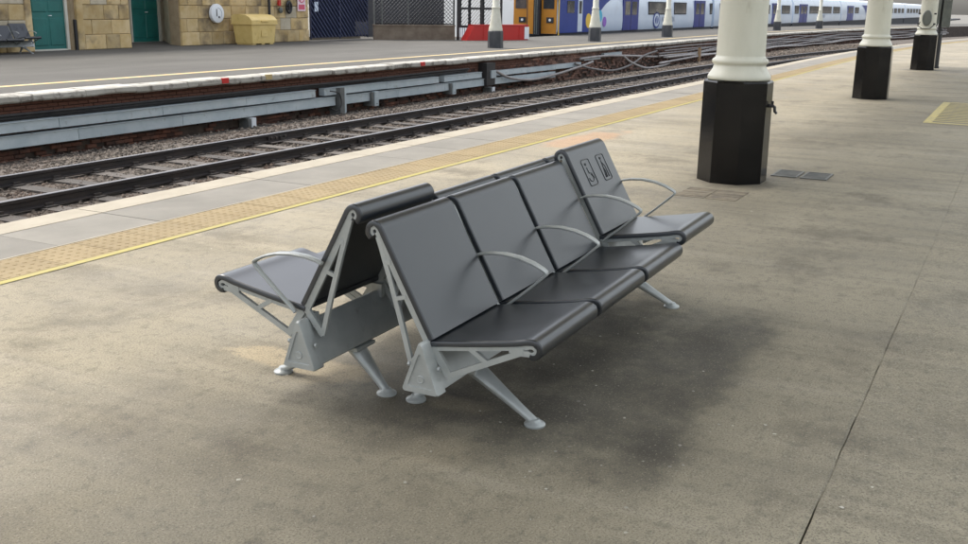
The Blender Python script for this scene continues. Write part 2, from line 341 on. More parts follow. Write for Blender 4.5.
# ballast bed
m = MB(); ts = [6.38, 7.5, 9.2, 9.7, 10.3, 11, 11.7, 12.4, 13.2, 13.9, 15.35]; zs = [-.92,-.90,-.86,-.86,-.86,-.865,-.86,-.86,-.86,-1.0,-1.14]
n = 110; vs = []
for i in range(n+1):
    s = -4+i*1.6
    for t, z in zip(ts, zs): vs.append((*bend(s, t), z+random.uniform(-.012,.012)))
k = len(ts); m.add(vs, [(i*k+j, (i+1)*k+j, (i+1)*k+j+1, i*k+j+1) for i in range(n) for j in range(k-1)])
struct(m.build('ballast_bed', M['ballast'], smooth=True))
m = MB(); oct_f = [(0,2,4),(2,1,4),(1,3,4),(3,0,4),(2,0,5),(1,2,5),(3,1,5),(0,3,5)]
for i in range(34000):
    s = 6.5+(random.random()**1.7)*75; zone = random.random()
    t = random.uniform(9.0,10.15) if zone < .2 else random.uniform(10.35,11.7) if zone < .50 else random.uniform(11.9,13.6) if zone < .88 else random.uniform(13.6,15.2)
    z = -.862 if t < 13.2 else -.862-(t-13.2)*.2 if t < 13.9 else -1.002-(t-13.9)*.095
    if 10.35 < t < 11.7: z -= .006
    r = random.uniform(.016,.034)*(1+s/60); x, y = bend(s, t)
    a = random.random()*6.28; c_, s_ = math.cos(a), math.sin(a); sx, sy, sz = r*random.uniform(.8,1.4), r*random.uniform(.6,1), r*random.uniform(.5,.9)
    q = [(sx,0,0),(-sx,0,0),(0,sy,0),(0,-sy,0),(0,0,sz),(0,0,-sz)]
    q = [(vx*random.uniform(.7,1.2), vy*random.uniform(.7,1.2), vz+random.uniform(-.3,.3)*sz) for vx,vy,vz in q]
    m.add([(x+vx*c_-vy*s_, y+vx*s_+vy*c_, z+r*.45+vz) for vx,vy,vz in q], oct_f)
tag(m.build('ballast_stones', M['stone']), 'loose grey-brown ballast stones around the rails', 'gravel', kind='stuff')

# ------------------------------------------------------------------ far platform
struct(strip(15.55, 22.85, -10, 190, 0).build('far_platform', M['farplat']))
struct(MB().sheet([(-10,22.85),(44,22.85),(44,33),(-10,33)], 0).build('far_platform_concourse', M['farplat']))
struct(strip(16.62, 16.86, 11.6, 120, .004, 2, .006).build('far_yellow_line', M['yellow2']))
struct(MB().sheet([(5,15.95),(11.9,15.95),(12.3,16.4),(12.1,16.83),(5,16.83)], .004).build('far_salmon_paving', M['salmon']))
wb = MB()
for i in range(90):
    a, b = -4+i*2, -2+i*2
    wb.add([(*bend(a,15.34),-1.32),(*bend(b,15.34),-1.32),(*bend(b,15.34),-.02),(*bend(a,15.34),-.02)], [(0,1,2,3)])
wall = struct(wb.build('far_platform_wall', M['wallback']))
bme = MB().bevbox(.004, .221, 0, .1, .004, .069, .006).mesh('brick', M['brick'])
bobj = []; rest = MB(); cnt = 0
for row in range(14):
    z = -.20-row*.075; s = 4+(row % 2)*.1125
    while s < 110:
        dt = random.uniform(-.008,.006)
        vis = row in (0,1,2) and 10.5 < s < 32
        if random.random() < (.985 if row < 5 else .6):
            if vis and cnt < 285:
                x, y = bend(s, 15.285+dt); link('brick', bme, wall, (x, y, z)); cnt += 1
            else:
                x, y = bend(s, 15.285+dt); rest.bevbox(x+.004, x+.221, y, y+.1, z+.004, z+.069, .006, 1 if s > 33+random.uniform(-2,2) else 0)
        s += .225
tag(rest.build('brickwork', [M['brick'], M['brickpale']], wall), kind='stuff')
# coping stones of the far platform, white painted
fc = thing('far_platform_coping', None, None, 0, 0); fc['kind'] = 'structure'
s = 5.0
while s < 120:
    Lc = random.uniform(1.0,1.5) if s < 60 else 3
    x, y = bend(s, 15.08+random.uniform(-.012,.012)); a = turn(s+Lc/2, 15)
    mm = MB(); nn = 5; pr = []
    for i in range(nn+1):
        u = .006+(Lc-.012)*i/nn; d0, d1, d2 = random.uniform(0,.022), random.uniform(-.012,.008), random.uniform(-.006,.002)
        pr += [(u, .5, -.13), (u, .02+d0, -.13+d1), (u, d0*.4, -.10+d1), (u, .006+d0*.4, -.022+d2), (u, .03+d0, d2), (u, .5, .003)]
    fs = [(6*i+j, 6*i+6+j, 6*i+6+(j+1)%6, 6*i+(j+1)%6) for i in range(nn) for j in range(6)]+[tuple(range(6)), tuple(range(6*nn, 6*nn+6))]
    link('coping_stone', mm.add(pr, fs).mesh('coping_stone', M['whitecoping']), fc, (x, y, random.uniform(-.008,.006)), a)
    s += Lc
for s, c in ((16.72,'red'), (18.15,'yellow2'), (24.85,'red')):
    MB().box(s, s+.20, 15.064, 15.12, -.105, .006).build('painted_marker', M[c], fc)

# ------------------------------------------------------------------ canopy over the near platform, out of view; boarding, glazing and ends set for the light
M['roof'] = mat('roof_boards', (.74,.74,.69), (.80,.80,.76), 2, .7)
def glazing():
    mt = bpy.data.materials.new('added_roof_glass'); mt.use_nodes = True; N = mt.node_tree.nodes; L = mt.node_tree.links
    tr_ = N.new('ShaderNodeBsdfTransparent'); tr_.inputs[0].default_value = (.93,.94,.94,1); df = N.new('ShaderNodeBsdfTranslucent'); df.inputs[0].default_value = (.75,.78,.77,1)
    mx = N.new('ShaderNodeMixShader'); mx.inputs[0].default_value = .22; L.new(tr_.outputs[0], mx.inputs[1]); L.new(df.outputs[0], mx.inputs[2]); L.new(mx.outputs[0], N['Material Output'].inputs[0]); return mt
M['roofglass'] = glazing()
cr = thing('platform_canopy', 'unseen canopy roof carried by the cream columns, part boarded, glazing added for light', 'canopy', 0, 2.4)
rd = MB().box(-2,34,-1.2,2.8,4.42,4.55).build('roof_deck', M['roof'], cr)
MB().box(-2,34,2.802,2.88,4.3,4.7).build('fascia', M['roof'], cr); MB().box(-2,34,-.12,.12,4.2,4.418).build('roof_beam', M['roof'], cr)
gl = MB().box(-2,34,-11.5,-1.202,4.50,4.51).build('added_roof_glazing', M['roofglass'], cr)  # glazing added to brighten the floor and seats below
for i in range(18): MB().box(-2+i*2, -1.94+i*2, -11.5, -1.21, 4.422, 4.495).build('added_glazing_bar', M['roof'], gl)

# ------------------------------------------------------------------ railway track
RT = -.68
tr = thing('railway_track', 'dark rails on timber sleepers in ballast between the two platforms', 'railway track', 6, 11.03, -.85)
tr0 = (6, 11.03, -.85)
def rail(t, i):
    prof = [(-.07,-.145),(.07,-.145),(.07,-.130),(.014,-.112),(.012,-.055),(.036,-.042),(.036,-.004),(.030,0),(-.030,0),(-.036,-.004),(-.036,-.042),(-.012,-.055),(-.014,-.112),(-.07,-.130)]
    m = MB(); vs = []; n = 70; k = len(prof)
    for q in range(n+1):
        s = 2+q*1.9
        for dy, z in prof:
            x, y = bend(s, t+dy); vs.append((x-tr0[0], y-tr0[1], RT+z-tr0[2]))
    for q in range(n):
        for j in range(k):
            m.add([], [], 0); m.f.append((q*k+j, q*k+k+j, q*k+k+(j+1)%k, q*k+(j+1)%k)); m.mi.append(1 if j in (6,7,8) else 0)
    m.v = vs
    o = m.build('rail', [M['rail'], M['railtop']], tr); return o
rails = [rail(10.27, 0), rail(11.79, 1)]
fp = MB()
for y in (-.045, .03): fp.box(-.26, .26, y, y+.02, -.125, -.04)
for i in range(4):
    for y in (-.075, .05): fp.box(-.21+i*.125, -.165+i*.125, y, y+.03, -.10, -.06)
fp.box(-.30,.30,-.16,.16,-.150,-.140)
fpm = fp.mesh('fishplate', M['chair'])
for r_, t, ss in ((0,10.27,(15.0,24.2,40)), (1,11.79,(14.4,34))):
    for s in ss: link('fishplate', fpm, rails[r_], (s-tr0[0], t-tr0[1], RT-tr0[2]))
slm = MB().box(-.125, .125, -1.25, 1.25, -.16, .0).mesh('sleeper', M['sleeper'])
ch = MB()
for y in (0,):
    ch.box(-.09, .09, y-.13, y+.13, .002, .018); ch.box(-.055, .055, y-.085, y-.045, .018, .05); ch.box(-.055, .055, y+.045, y+.085, .018, .05)
chm = ch.mesh('rail_chair', M['chair'])
s = 4.0
while s < 110:
    x, y = bend(s+random.uniform(-.03,.03), 11.03); a = turn(s)+random.uniform(-.012,.012)
    o = link('sleeper', slm, tr, (x-tr0[0], y-tr0[1], 0.022+random.uniform(-.004,.004)), a)
    [link('rail_chair', chm, o, (0, yy, 0)) for yy in (-.76, .76)]; s += .70

# ------------------------------------------------------------------ cable trunking and cables along the far wall
def trough(name, label, z0, z1, segs, gp):
    o = thing(name, label, 'cable trunking', segs[0][0], 15.1, -1.1, group=gp)
    for a, b, dz in segs:
        mm = MB(); L_ = b-a; n = max(1, int(L_/2.4)); x0 = a-segs[0][0]
        for i in range(n):
            u0, u1 = x0+L_*i/n+.006, x0+L_*(i+1)/n-.006; d0, d1 = dz*i/n, dz*(i+1)/n
            zz0, zz1 = z0+1.1, z1+1.1; h = random.uniform(-.006,.006)
            q = MB().add([(u0,-.03,zz0+d0+h),(u1,-.03,zz0+d1+h),(u1,.14,zz0+d1+h),(u0,.14,zz0+d0+h),(u0,-.02,zz1+d0+h),(u1,-.02,zz1+d1+h),(u1,.14,zz1+d1+h),(u0,.14,zz1+d0+h)],
                [(3,2,1,0),(4,5,6,7),(0,1,5,4),(1,2,6,5),(2,3,7,6),(3,0,4,7)]).build('trough_section', M['trunk'], o)
            MB().box(u0, u1, -.045, .145, zz1+max(d0,d1)*0+h+min(d0,d1)+.002, zz1+h+min(d0,d1)+.016).build('lid', M['trunk'], q) if abs(dz) < .01 else None
    return o
up_ = trough('cable_trough', 'upper grey steel cable trough fixed along the far platform wall', -.62, -.46, [(5,19.95,0),(20.3,25.85,0),(26.15,28.5,0),(29.4,36.6,-.02)], 'cable troughs on the far platform wall')
lo_ = trough('cable_trough', 'lower grey steel cable trough just above the ballast by the far platform', -.88, -.68, [(5,20.75,0),(21.15,28.7,0),(29.3,34.2,-.03)], 'cable troughs on the far platform wall')
for s, z0, z1, wd, t0, mk, lab in ((17.6,-1.15,-.90,.13,15.0,'white','small white bracket under the lower cable trough'), (22.45,-1.02,-.64,.18,14.98,'trunk','grey support bracket right of the broad cable trough post'), (26.6,-1.0,-.66,.18,14.98,'trunk','grey support bracket midway along the cable troughs'), (29.15,-1.18,-.95,.16,14.98,'white','white bracket below the dark junction housing')):
    o = thing('trough_bracket', lab, 'bracket', s, t0, z0, group='brackets of the cable troughs')
    MB().box(-wd/2, wd/2, 0, .30, 0, z1-z0).build('bracket_face', M[mk], o)
    MB().box(-wd/2-.10, -wd/2-.002, .03, .30, .01, z1-z0-.02).build('bracket_side', M['trunkdark'], o)
    MB().lathe([(.014,-.004),(.014,.004)], 8).build('bolt', M['chair'], o, loc=(0,-.006,.06), rot=(R(90),0,0))
o = thing('trough_post', 'broad grey post carrying both cable troughs beside a hanging wire', 'post', 20.95, 14.96, -1.15)
MB().box(-.16,.03,0,.36,0,.70).build('post_body', M['trunkdark'], o); MB().box(.032,.12,.01,.35,0.02,.69).build('post_side', M['trunk'], o)
MB().box(-.2,.15,-.03,.3,-.1,.02).build('foot_plate', M['concrete'], o)
o = thing('junction_housing', 'dark steel junction housing between the cable troughs and loose cables', 'housing', 28.95, 14.98, -1.0)
MB().box(-.30,.28,0,.34,.12,.82).build('housing_body', M['cableblk'], o); MB().box(-.06,.26,-.05,-.003,.34,.58).build('cover', M['trunk'], o)
def cable(pts, r, mk, label, grp='cables along the far platform wall'):
    P = []; n = 10
    for i in range(len(pts)-1):                        # Catmull-Rom
        p0, p1, p2, p3 = [Vector(pts[max(0,min(len(pts)-1,j))]) for j in (i-1,i,i+1,i+2)]
        for k in range(n):
            u = k/n; P.append(.5*((2*p1)+(p2-p0)*u+(2*p0-5*p1+4*p2-p3)*u*u+(3*p1-p0-3*p2+p3)*u**3))
    P.append(Vector(pts[-1])); b = Vector((pts[0][0], pts[0][1], min(q[2] for q in pts)))
    P = [Vector((*bend(q.x, q.y), q.z)) for q in P]; b = Vector((*bend(b.x, b.y), b.z))
    o = MB().tube([q-b for q in P], r, 6).build('cable', mk, smooth=True, loc=W(*b), rot=ROT)
    return tag(o, label, 'cable', grp)
for i in range(3):
    pts = [(5+k*1.9, 15.17+.03*i+random.uniform(-.02,.02), -.33-.045*i+random.uniform(-.02,.02)) for k in range(13)]
    cable(pts, .028, M['cableblk'], ['topmost','middle','lowest'][i]+' black cable running along the bricks under the white coping')
cable([(20.4,14.97,-.50),(20.7,14.92,-.58),(20.75,14.90,-.85),(20.6,14.92,-.98),(20.4,14.95,-.92)], .016, M['cableblk'], 'thin black wire drooping from the cable trough beside the broad post')
random.seed(21)
cable([(29.3,15.0,-.45),(30.2,14.92,-.72),(31.8,14.88,-.86),(34,14.9,-.78),(36.2,14.95,-.62),(37.6,15.0,-.50)], .045, M['cable'], 'thick grey cable sagging in front of the trough ends')
cable([(35.8,15.0,-.50),(37.2,14.9,-.74),(39.4,14.86,-.92),(41.6,14.9,-.80),(43.6,14.98,-.48),(45.5,15.05,-.35)], .045, M['cable'], 'grey cable swooping below the loose ends of the troughs')
cable([(41,15.0,-.42),(41.8,14.9,-.72),(43.4,14.8,-1.0),(45.6,14.8,-1.0),(47,14.9,-.95)], .05, M['cable'], 'pale looped cable drooping to the ballast')
cable([(36.5,15.1,-.36),(39,15.05,-.34),(42,15.0,-.44),(46,15.05,-.62),(50,15.0,-.66),(56,15.0,-.55)], .05, M['cable'], 'long grey cable sagging past the loop')
for i in range(7):
    z = -.28-.09*i; pts = [(46+k*4.6+random.uniform(-.8,.8), 15.1-.05*i+random.uniform(-.03,.03), z+random.uniform(-.07,.07)) for k in range(17)]
    cable(pts, random.uniform(.03,.055), M['cable'], '%s of the tangled distant cables along the far platform wall' % ['topmost','second highest','third highest','middle','third lowest','second lowest','lowest'][i])
for s0, s1, z, lab in ((36.9,38.6,-.44,'short pale trough offcut left hanging at the bricks'), (39.0,41.0,-.36,'pale trough offcut fixed high under the coping'), (47.2,50.4,-.62,'rusty trough offcut right of the drooping cable loop')):
    o = thing('trough_offcut', lab, 'cable trunking', s0, 15.1, z, group='trough offcuts')
    MB().box(0, (s1-s0), -.02, .12, 0, .11).build('trough_section', M['trunk'] if z > -.6 else M['salmon'], o); MB().box(-.01, s1-s0+.01, -.03, .125, .112, .124).build('lid', M['trunk'], o)
o = thing('cable_post', 'short rusty post standing in the ballast by the distant cables', 'post', 51.4, 14.7, -1.1)
MB().box(-.08,.08,0,.12,0,.75).build('post_body', M['salmon'], o); MB().box(-.1,.1,-.01,.13,.752,.78).build('cap', M['trunkdark'], o)

# ------------------------------------------------------------------ seating
PI_, PADW = .6053, .565; LEN = 3*PI_+PADW; RISE = .053
def profile_strip(outer, th):
    n = len(outer); inn = []
    for i in range(n):
        a, b = outer[max(i-1,0)], outer[min(i+1,n-1)]; dx, dz = b[0]-a[0], b[1]-a[1]; l = math.hypot(dx, dz)
        inn.append((outer[i][0]+dz/l*th, outer[i][1]-dx/l*th))
    return inn
def smooth_curve(pts, n=3):
    out = []
    for i in range(len(pts)-1):
        q = [pts[max(0, min(len(pts)-1, j))] for j in (i-1, i, i+1, i+2)]
        for k in range(n):
            u = k/n; out.append(tuple(.5*((2*q[1][d])+(q[2][d]-q[0][d])*u+(2*q[0][d]-5*q[1][d]+4*q[2][d]-q[3][d])*u*u+(3*q[1][d]-q[0][d]-3*q[2][d]+q[3][d])*u**3) for d in (0, 1)))
    return out+[pts[-1]]
def pad_mesh(name, outer, th, flip):
    outer = smooth_curve(outer)
    inn = profile_strip(outer, th*(-1 if flip else 1)); n = len(outer); b = .007
    # cross-section rings across the width, rounded toward both ends
    rings = []
    for u, k in ((0,.34),(.002,.12),(.007,0),(PADW-.007,0),(PADW-.002,.12),(PADW,.34)):
        ring = []
        for (ov, oz), (iv, iz) in zip(outer, inn): ring.append((u, -(ov+(iv-ov)*k), oz+(iz-oz)*k))
        for (ov, oz), (iv, iz) in list(zip(outer, inn))[::-1]: ring.append((u, -iv, iz))
        rings.append(ring)
    k = 2*n; m = MB(); m.v = [q for r in rings for q in r]
    for r in range(5):
        for j in range(k): m.f.append((r*k+j, r*k+(j+1)%k, (r+1)*k+(j+1)%k, (r+1)*k+j)); m.mi.append(0)
    for r0 in (0, 5*k):
        for j in range(n-1): m.f.append((r0+j, r0+j+1, r0+k-2-j, r0+k-1-j)); m.mi.append(0)
    return m.mesh(name, M['pad'], True, 25)
SEAT = [(.283,.372),(.36,.384),(.44,.3965),(.52,.410),(.60,.424),(.65,.434),(.685,.443),(.710,.446),(.731,.441),(.745,.428),(.750,.410),(.747,.391),(.735,.375),(.716,.367),(.699,.369)]
BACK = [(.306,.383),(.262,.462),(.218,.542),(.174,.622),(.130,.703),(.098,.762),(.084,.787),(.066,.804),(.045,.8105),(.025,.803),(.011,.786),(.007,.765),(.012,.746),(.024,.733)]
seat_me = pad_mesh('seat_pad', SEAT, .021, False); back_me = pad_mesh('back_pad', BACK, .021, True)
def frame_mesh(dz):
    m = MB(); q = [0]
    def bars(pts, wd):
        q[0] += 1; hu = .0065+.0004*(q[0] % 7)
        pts = [(v, z+dz) for v, z in pts]; n = len(pts); L1 = []; L2 = []
        for i in range(n):
            a, b = pts[max(i-1,0)], pts[min(i+1,n-1)]; dx, d2 = b[0]-a[0], b[1]-a[1]; l = math.hypot(dx, d2)
            L1.append((pts[i][0]-d2/l*wd/2, pts[i][1]+dx/l*wd/2)); L2.append((pts[i][0]+d2/l*wd/2, pts[i][1]-dx/l*wd/2))
        vs = [(u, -v, z) for u in (-hu, hu) for v, z in L1+L2]; k = 2*n; fs = []
        for i in range(n-1):
            fs += [(i, i+1, n+i+1, n+i), (k+i, k+n+i, k+n+i+1, k+i+1), (i, k+i, k+i+1, i+1), (n+i, n+i+1, k+n+i+1, k+n+i)]
        fs += [(0, n, k+n, k), (n-1, k+n-1, k+2*n-1, 2*n-1)]
        m.add(vs, fs)
    bars([(.300,.346),(.42,.3655),(.54,.385),(.66,.408),(.692,.414)], .020)
    bars([(.685,.413),(.710,.4165),(.722,.408),(.721,.397),(.709,.390),(.694,.391)], .013)
    bars([(.368,.246),(.66,.386),(.700,.390)], .022)
    bars([(.300,.352),(.376,.238)], .030)
    bars([(.452,.373),(.535,.322)], .018)
    bars([(.62,.398),(.675,.392)], .03)
    bars([(.280,.360),(.235,.443),(.145,.606),(.075,.747),(.062,.768)], .030)
    bars([(.066,.760),(.058,.779),(.047,.783),(.036,.776),(.034,.763),(.042,.751)], .014)
    bars([(.205,.262),(.166,.41),(.11,.60),(.075,.71),(.062,.748)], .020)
    bars([(.292,.372),(.258,.330),(.203,.262)], .026)
    bars([(.185,.53),(.135,.515)], .016); bars([(.118,.655),(.092,.655)], .02)
    return m.mesh('side_frame', M['alu'])
fr_lo, fr_hi = frame_mesh(0), frame_mesh(RISE)
def arm_mesh(dz):
    path = [(.178,.566,.022),(.20,.576,.027),(.25,.586,.035),(.32,.590,.041),(.39,.582,.042),(.45,.565,.040),(.492,.546,.036),(.508,.535,.031),(.5095,.526,.026),(.500,.515,.024),(.47,.487,.022),(.40,.425,.021),(.34,.375,.022),(.312,.350,.024)]
    m = MB(); rings = []; n = len(path)
    for i, (v, z, wd) in enumerate(path):
        a, b = path[max(i-1,0)], path[min(i+1,n-1)]; dx, d2 = b[0]-a[0], b[1]-a[1]; l = math.hypot(dx, d2); nx, nz = -d2/l, dx/l; t = .0058
        ring = []
        for du, dn in ((-1,-.4),(-.7,-1),(.7,-1),(1,-.4),(1,.4),(.7,1),(-.7,1),(-1,.4)):
            ring.append((du*wd/2, -(v+nx*dn*t), z+nz*dn*t+dz))
        rings += ring
    m.v = rings
    for i in range(n-1):
        for j in range(8): m.f.append((i*8+j, i*8+(j+1)%8, i*8+8+(j+1)%8, i*8+8+j)); m.mi.append(0)
    m.f += [tuple(range(8)), tuple(range((n-1)*8, n*8))]; m.mi += [0, 0]
    return m.mesh('armrest', M['alu'], True, 50)
arm_lo, arm_hi = arm_mesh(0), arm_mesh(RISE)
def tri(h, zb, zt, r=.012, c=.28):                   # rounded triangular section (v, z)
    pts = []
    for (x, z), (a0, a1) in (((c-h+r, zb+r),(210,270)), ((c+h-r, zb+r),(270,330)), ((c, zt-r),(30,150))):
        for k in range(4):
            a = R(a0+(a1-a0)*k/3 if a0 != 210 else 150+ (270-150)*k/3) if a0 == 210 else R(a0+(a1-a0)*k/3)
            pts.append((x+r*math.cos(a), z+r*math.sin(a)))
    return pts
def tri_prism(u0, u1, h, zb, zt, r=.012):
    t = tri(h, zb, zt, r); n = len(t)
    return MB().add([(u, -v, z) for u in (u0, u1) for v, z in t], [tuple(range(n)), tuple(range(n, 2*n))[::-1]]+[(i, (i+1)%n, n+(i+1)%n, n+i) for i in range(n)])
def cap_mesh(sgn):                                    # cast end cap with a sunken triangular panel; outer face towards -x when sgn < 0
    m = MB(); t = tri(.080, .178, .380, .012); n = len(t); cx, cz = .28, .25
    def ring(u, k): return [(u*sgn, -(cx+(v-cx)*k), cz+(z-cz)*k) for v, z in t]
    prof = [(-.004,1.0),(.048,1.0),(.058,.94),(.058,.66),(.052,.63)]
    m.v = [q for u, k in prof for q in ring(u, k)]
    for i in range(len(prof)-1):
        for j in range(n): m.f.append((i*n+j, i*n+(j+1)%n, (i+1)*n+(j+1)%n, (i+1)*n+j)); m.mi.append(0)
    m.f.append(tuple(range((len(prof)-1)*n, len(prof)*n))); m.mi.append(0)
    m.f.append(tuple(range(n))); m.mi.append(0)
    return m.mesh('end_cap', M['alu'], True, 30)
cap_n, cap_p = cap_mesh(-1), cap_mesh(1)
badge_me = MB().lathe([(.016,-.003),(.016,.002),(.014,.003),(.012,.002)], 16).mesh('badge', M['alu'])
def leg_mesh(dv):
    a = Vector((.0, -(.28+.35*0), .205)); b = Vector((-.043, -(.28+dv), .014)); sg = 1 if dv > 0 else -1
    m = MB(); rings = []; K = 10
    for k, w_, h_ in ((0,.058,.036),(.12,.054,.033),(.3,.044,.029),(.55,.033,.0235),(.8,.024,.019),(1,.020,.017)):
        q = a.lerp(b, k); d = (b-a).normalized(); x = Vector((1,0,0)); y = d.cross(x).normalized()
        for j in range(K):
            g = 2*math.pi*j/K; rings.append(q+x*w_*math.cos(g)*(.95+.05)+y*h_*math.sin(g))
    m.v = [tuple(v) for v in rings]
    for i in range(5):
        for j in range(K): m.f.append((i*K+j, i*K+(j+1)%K, (i+1)*K+(j+1)%K, (i+1)*K+j)); m.mi.append(0)
    m.f += [tuple(range(K)), tuple(range(5*K, 6*K))]; m.mi += [0, 0]
    return m.mesh('leg', M['alu'], True, 50)
leg_f, leg_r = leg_mesh(.334), leg_mesh(-.208)
foot_me = MB().lathe([(.042,0),(.043,.007),(.040,.011),(.028,.015),(.023,.022),(.018,.028)], 20).mesh('foot', M['alu'], True, 40)
def symbols(parent, x0):
    # raised pictograms on the priority backrest: wheelchair user and standing person with stick
    B0, B1 = Vector((0, -.262, .462)), Vector((0, -.130, .703)); d = (B1-B0).normalized(); nrm = Vector((0, -d.z, d.y)).normalized()
    if nrm.y > 0: nrm = -nrm
    org = B0+d*.200
    def P(x, y): return Vector((x0+x*1.2, 0, 0))+org+d*y*.86+nrm*.0002
    arcs = lambda cx, cy, r, a0, a1, n=10: [(cx+r*math.cos(R(a0+(a1-a0)*i/n)), cy+r*math.sin(R(a0+(a1-a0)*i/n))) for i in range(n+1)]
    def box_(cx, hw=.046, y0=-.040, y1=.135, r=.014):
        o_ = []
        for qx, qy, a0 in ((cx+hw-r, y1-r, 90), (cx+hw-r, y0+r, 0), (cx-hw+r, y0+r, -90), (cx-hw+r, y1-r, -180)): o_ += arcs(qx, qy, r, a0, a0-90, 4)
        return o_+[o_[0]]
    wheel = [box_(-.092), arcs(-.096,.010,.024,60,-190,12), [(-.102,.082),(-.100,.044),(-.076,.040),(-.064,.002)], arcs(-.102,.104,.007,0,360,8)]
    pers = [box_(.092), arcs(.090,.110,.007,0,360,8), [(.089,.096),(.084,.050),(.092,.018),(.086,-.022)], [(.084,.050),(.072,-.022)], [(.088,.082),(.110,.052),(.110,-.022)]]
    for nm, lines in (('wheelchair_symbol', wheel), ('walking_stick_symbol', pers)):
        m = MB()
        for l in lines: m.tube([P(*q) for q in l], .0028, 6)
        m.build(nm, M['emboss'], parent, smooth=True)
def seat_row(label, raised=True, arms=True):
    root = tag(bpy.data.objects.new('seat_row', None), label, 'bench'); C.objects.link(root)
    tri_prism(.0, LEN, .074, .188, .366).build('beam', M['alu'], root, smooth=True, auto=35)
    for me, u in ((cap_n, 0), (cap_p, LEN)):
        o = link('end_cap', me, root, (u, 0, 0)); sg = -1 if me is cap_n else 1
        link('badge', badge_me, o, (sg*.0525, -.28, .236), (0, R(90)*sg, 0))
        for k, v in ((0,-.225),(1,-.335)):
            MB().lathe([(.009,-.004),(.009,.004),(.006,.007)], 6).build('bolt', M['alu'], o, loc=(sg*.025, v-(.010 if k else -.010), .30-.02), rot=(R(90)*(1 if not k else -1), 0, 0))
    for u in (.310, LEN-.310+.0):
        sg = 1 if u < 1 else -1
        for me, dv in ((leg_f,.334), (leg_r,-.208)):
            o = link('leg', me, root, (u, 0, 0)); o.scale.x = sg
            link('foot', foot_me, o, (-.043, -(.28+dv), 0))
        MB().box(u-.07, u+.07, -.36, -.20, .172, .187).build('leg_plate', M['alu'], root)
    for i in range(4):
        hi = raised and i == 3; dz = RISE if hi else 0
        link('seat_pad', seat_me, root, (i*PI_, 0, dz)); bo = link('back_pad', back_me, root, (i*PI_, 0, dz))
        if hi: symbols(bo, PADW/2+.005)
        link('side_frame', fr_hi if hi else fr_lo, root, (i*PI_+.012, 0, 0))
        link('side_frame', fr_hi if hi else fr_lo, root, ((i+1)*PI_-.0255 if i < 3 else LEN-.012+.0, 0, 0))
        if arms: link('armrest', arm_hi if (hi or (raised and i == 2)) else arm_lo, root, ((i+1)*PI_-.018, 0, 0))
        if hi:
            [MB().box(i*PI_+a_, i*PI_+a_+.03, -.315, -.25, .336, .396).build('riser', M['alu'], root) for a_ in (.02, .515)]
    return root
BO = Vector((-.4601, 3.7442, 0)); byaw = .4654; be = Vector((math.sin(byaw), math.cos(byaw), 0))
row_a = seat_row('row of four black seats on grey legs facing away from the tracks, in front'); row_a.location = BO; row_a.rotation_euler = (0, 0, R(90)-byaw)
row_b = copy_tree(row_a); row_b['label'] = 'row of four black seats behind the front row, facing the tracks'
row_b.location = BO+be*LEN; row_b.rotation_euler = (0, 0, R(270)-byaw)
for r_ in (row_a, row_b): r_['group'] = 'back-to-back seat rows'
far_row = copy_tree(row_a); far_row['label'] = 'dark bench against the stone wall left of the first green door'
del far_row['group']; far_row.location = W(18.75, 26.7); far_row.rotation_euler = (0, 0, ROT)

# ------------------------------------------------------------------ canopy columns
def column(s, t, label, far=False, group=None):
    o = thing('canopy_column', label, 'column', s, t, 0, group=group); mc = M['cream2'] if far else M['cream']; mp_ = M['plinth2'] if far else M['plinth']
    if not far:
        k = 1/math.cos(R(22.5))
        MB().lathe([(.304*k,0),(.304*k,.005),(.299*k,.93),(.292*k,.945),(.27*k,.95)], 8, off=R(22.5)).build('plinth', mp_, o)
        MB().lathe([(.26,.949),(.286,.952),(.292,.965),(.291,.985),(.282,1.0),(.275,1.012),(.262,1.03),(.248,1.055),(.240,1.075),(.238,1.09),(.246,1.098),(.256,1.106),(.259,1.120),(.256,1.134),(.244,1.144),(.232,1.152),(.226,1.17)], 40).build('base_moulding', mc, o, smooth=True, auto=60)
        MB().lathe([(.224,1.168),(.222,1.4),(.214,2.4),(.200,4.0)], 40).build('shaft', mc, o, smooth=True, auto=60)
        MB().lathe([(.20,3.99),(.25,4.03),(.26,4.08),(.34,4.25),(.36,4.4)], 24).build('capital', mc, o, smooth=True, auto=40)
    else:
        MB().lathe([(.30,0),(.29,.62),(.27,.64)], 8, off=R(22.5)).build('plinth', mp_, o)
        MB().lathe([(.262,.638),(.265,.70),(.245,.78),(.23,.86),(.185,1.18),(.155,1.42),(.15,1.46)], 20).build('base_moulding', mc, o, smooth=True, auto=40)
        MB().lathe([(.165,1.455),(.168,1.50),(.135,1.54),(.125,3.2),(.12,4.4)], 16).build('shaft', mc, o, smooth=True, auto=40)
        MB().lathe([(.12,4.39),(.2,4.5),(.24,4.6)], 16).build('capital', mc, o, smooth=True, auto=40)
    return o
GC = 'cream columns on the near platform'
c1 = column(9.68, 2.385, 'cream iron column with black octagonal plinth nearest the seats', group=GC)
c2 = column(20.32, 2.53, 'second cream column with black plinth, beside the yellow floor marking', group=GC)
c3 = column(31.25, 2.60, 'farthest near-platform column, with a grey box strapped to it', group=GC)
hk = MB().tube([(0,0,0),(.035,0,0),(.05,0,-.01),(.056,0,-.05),(.075,0,-.07)], [.018,.016,.015,.014,.011], 8); hk.box(.02,.04,-.008,.008,.012,.045)
tag(hk.build('water_tap', M['blackiron'], None, smooth=True, auto=40, loc=W(9.70,2.385-.297,.72), rot=ROT+R(-90)), 'black tap on the side of the nearest column plinth', 'tap')
GF = 'slender columns on the far platform'
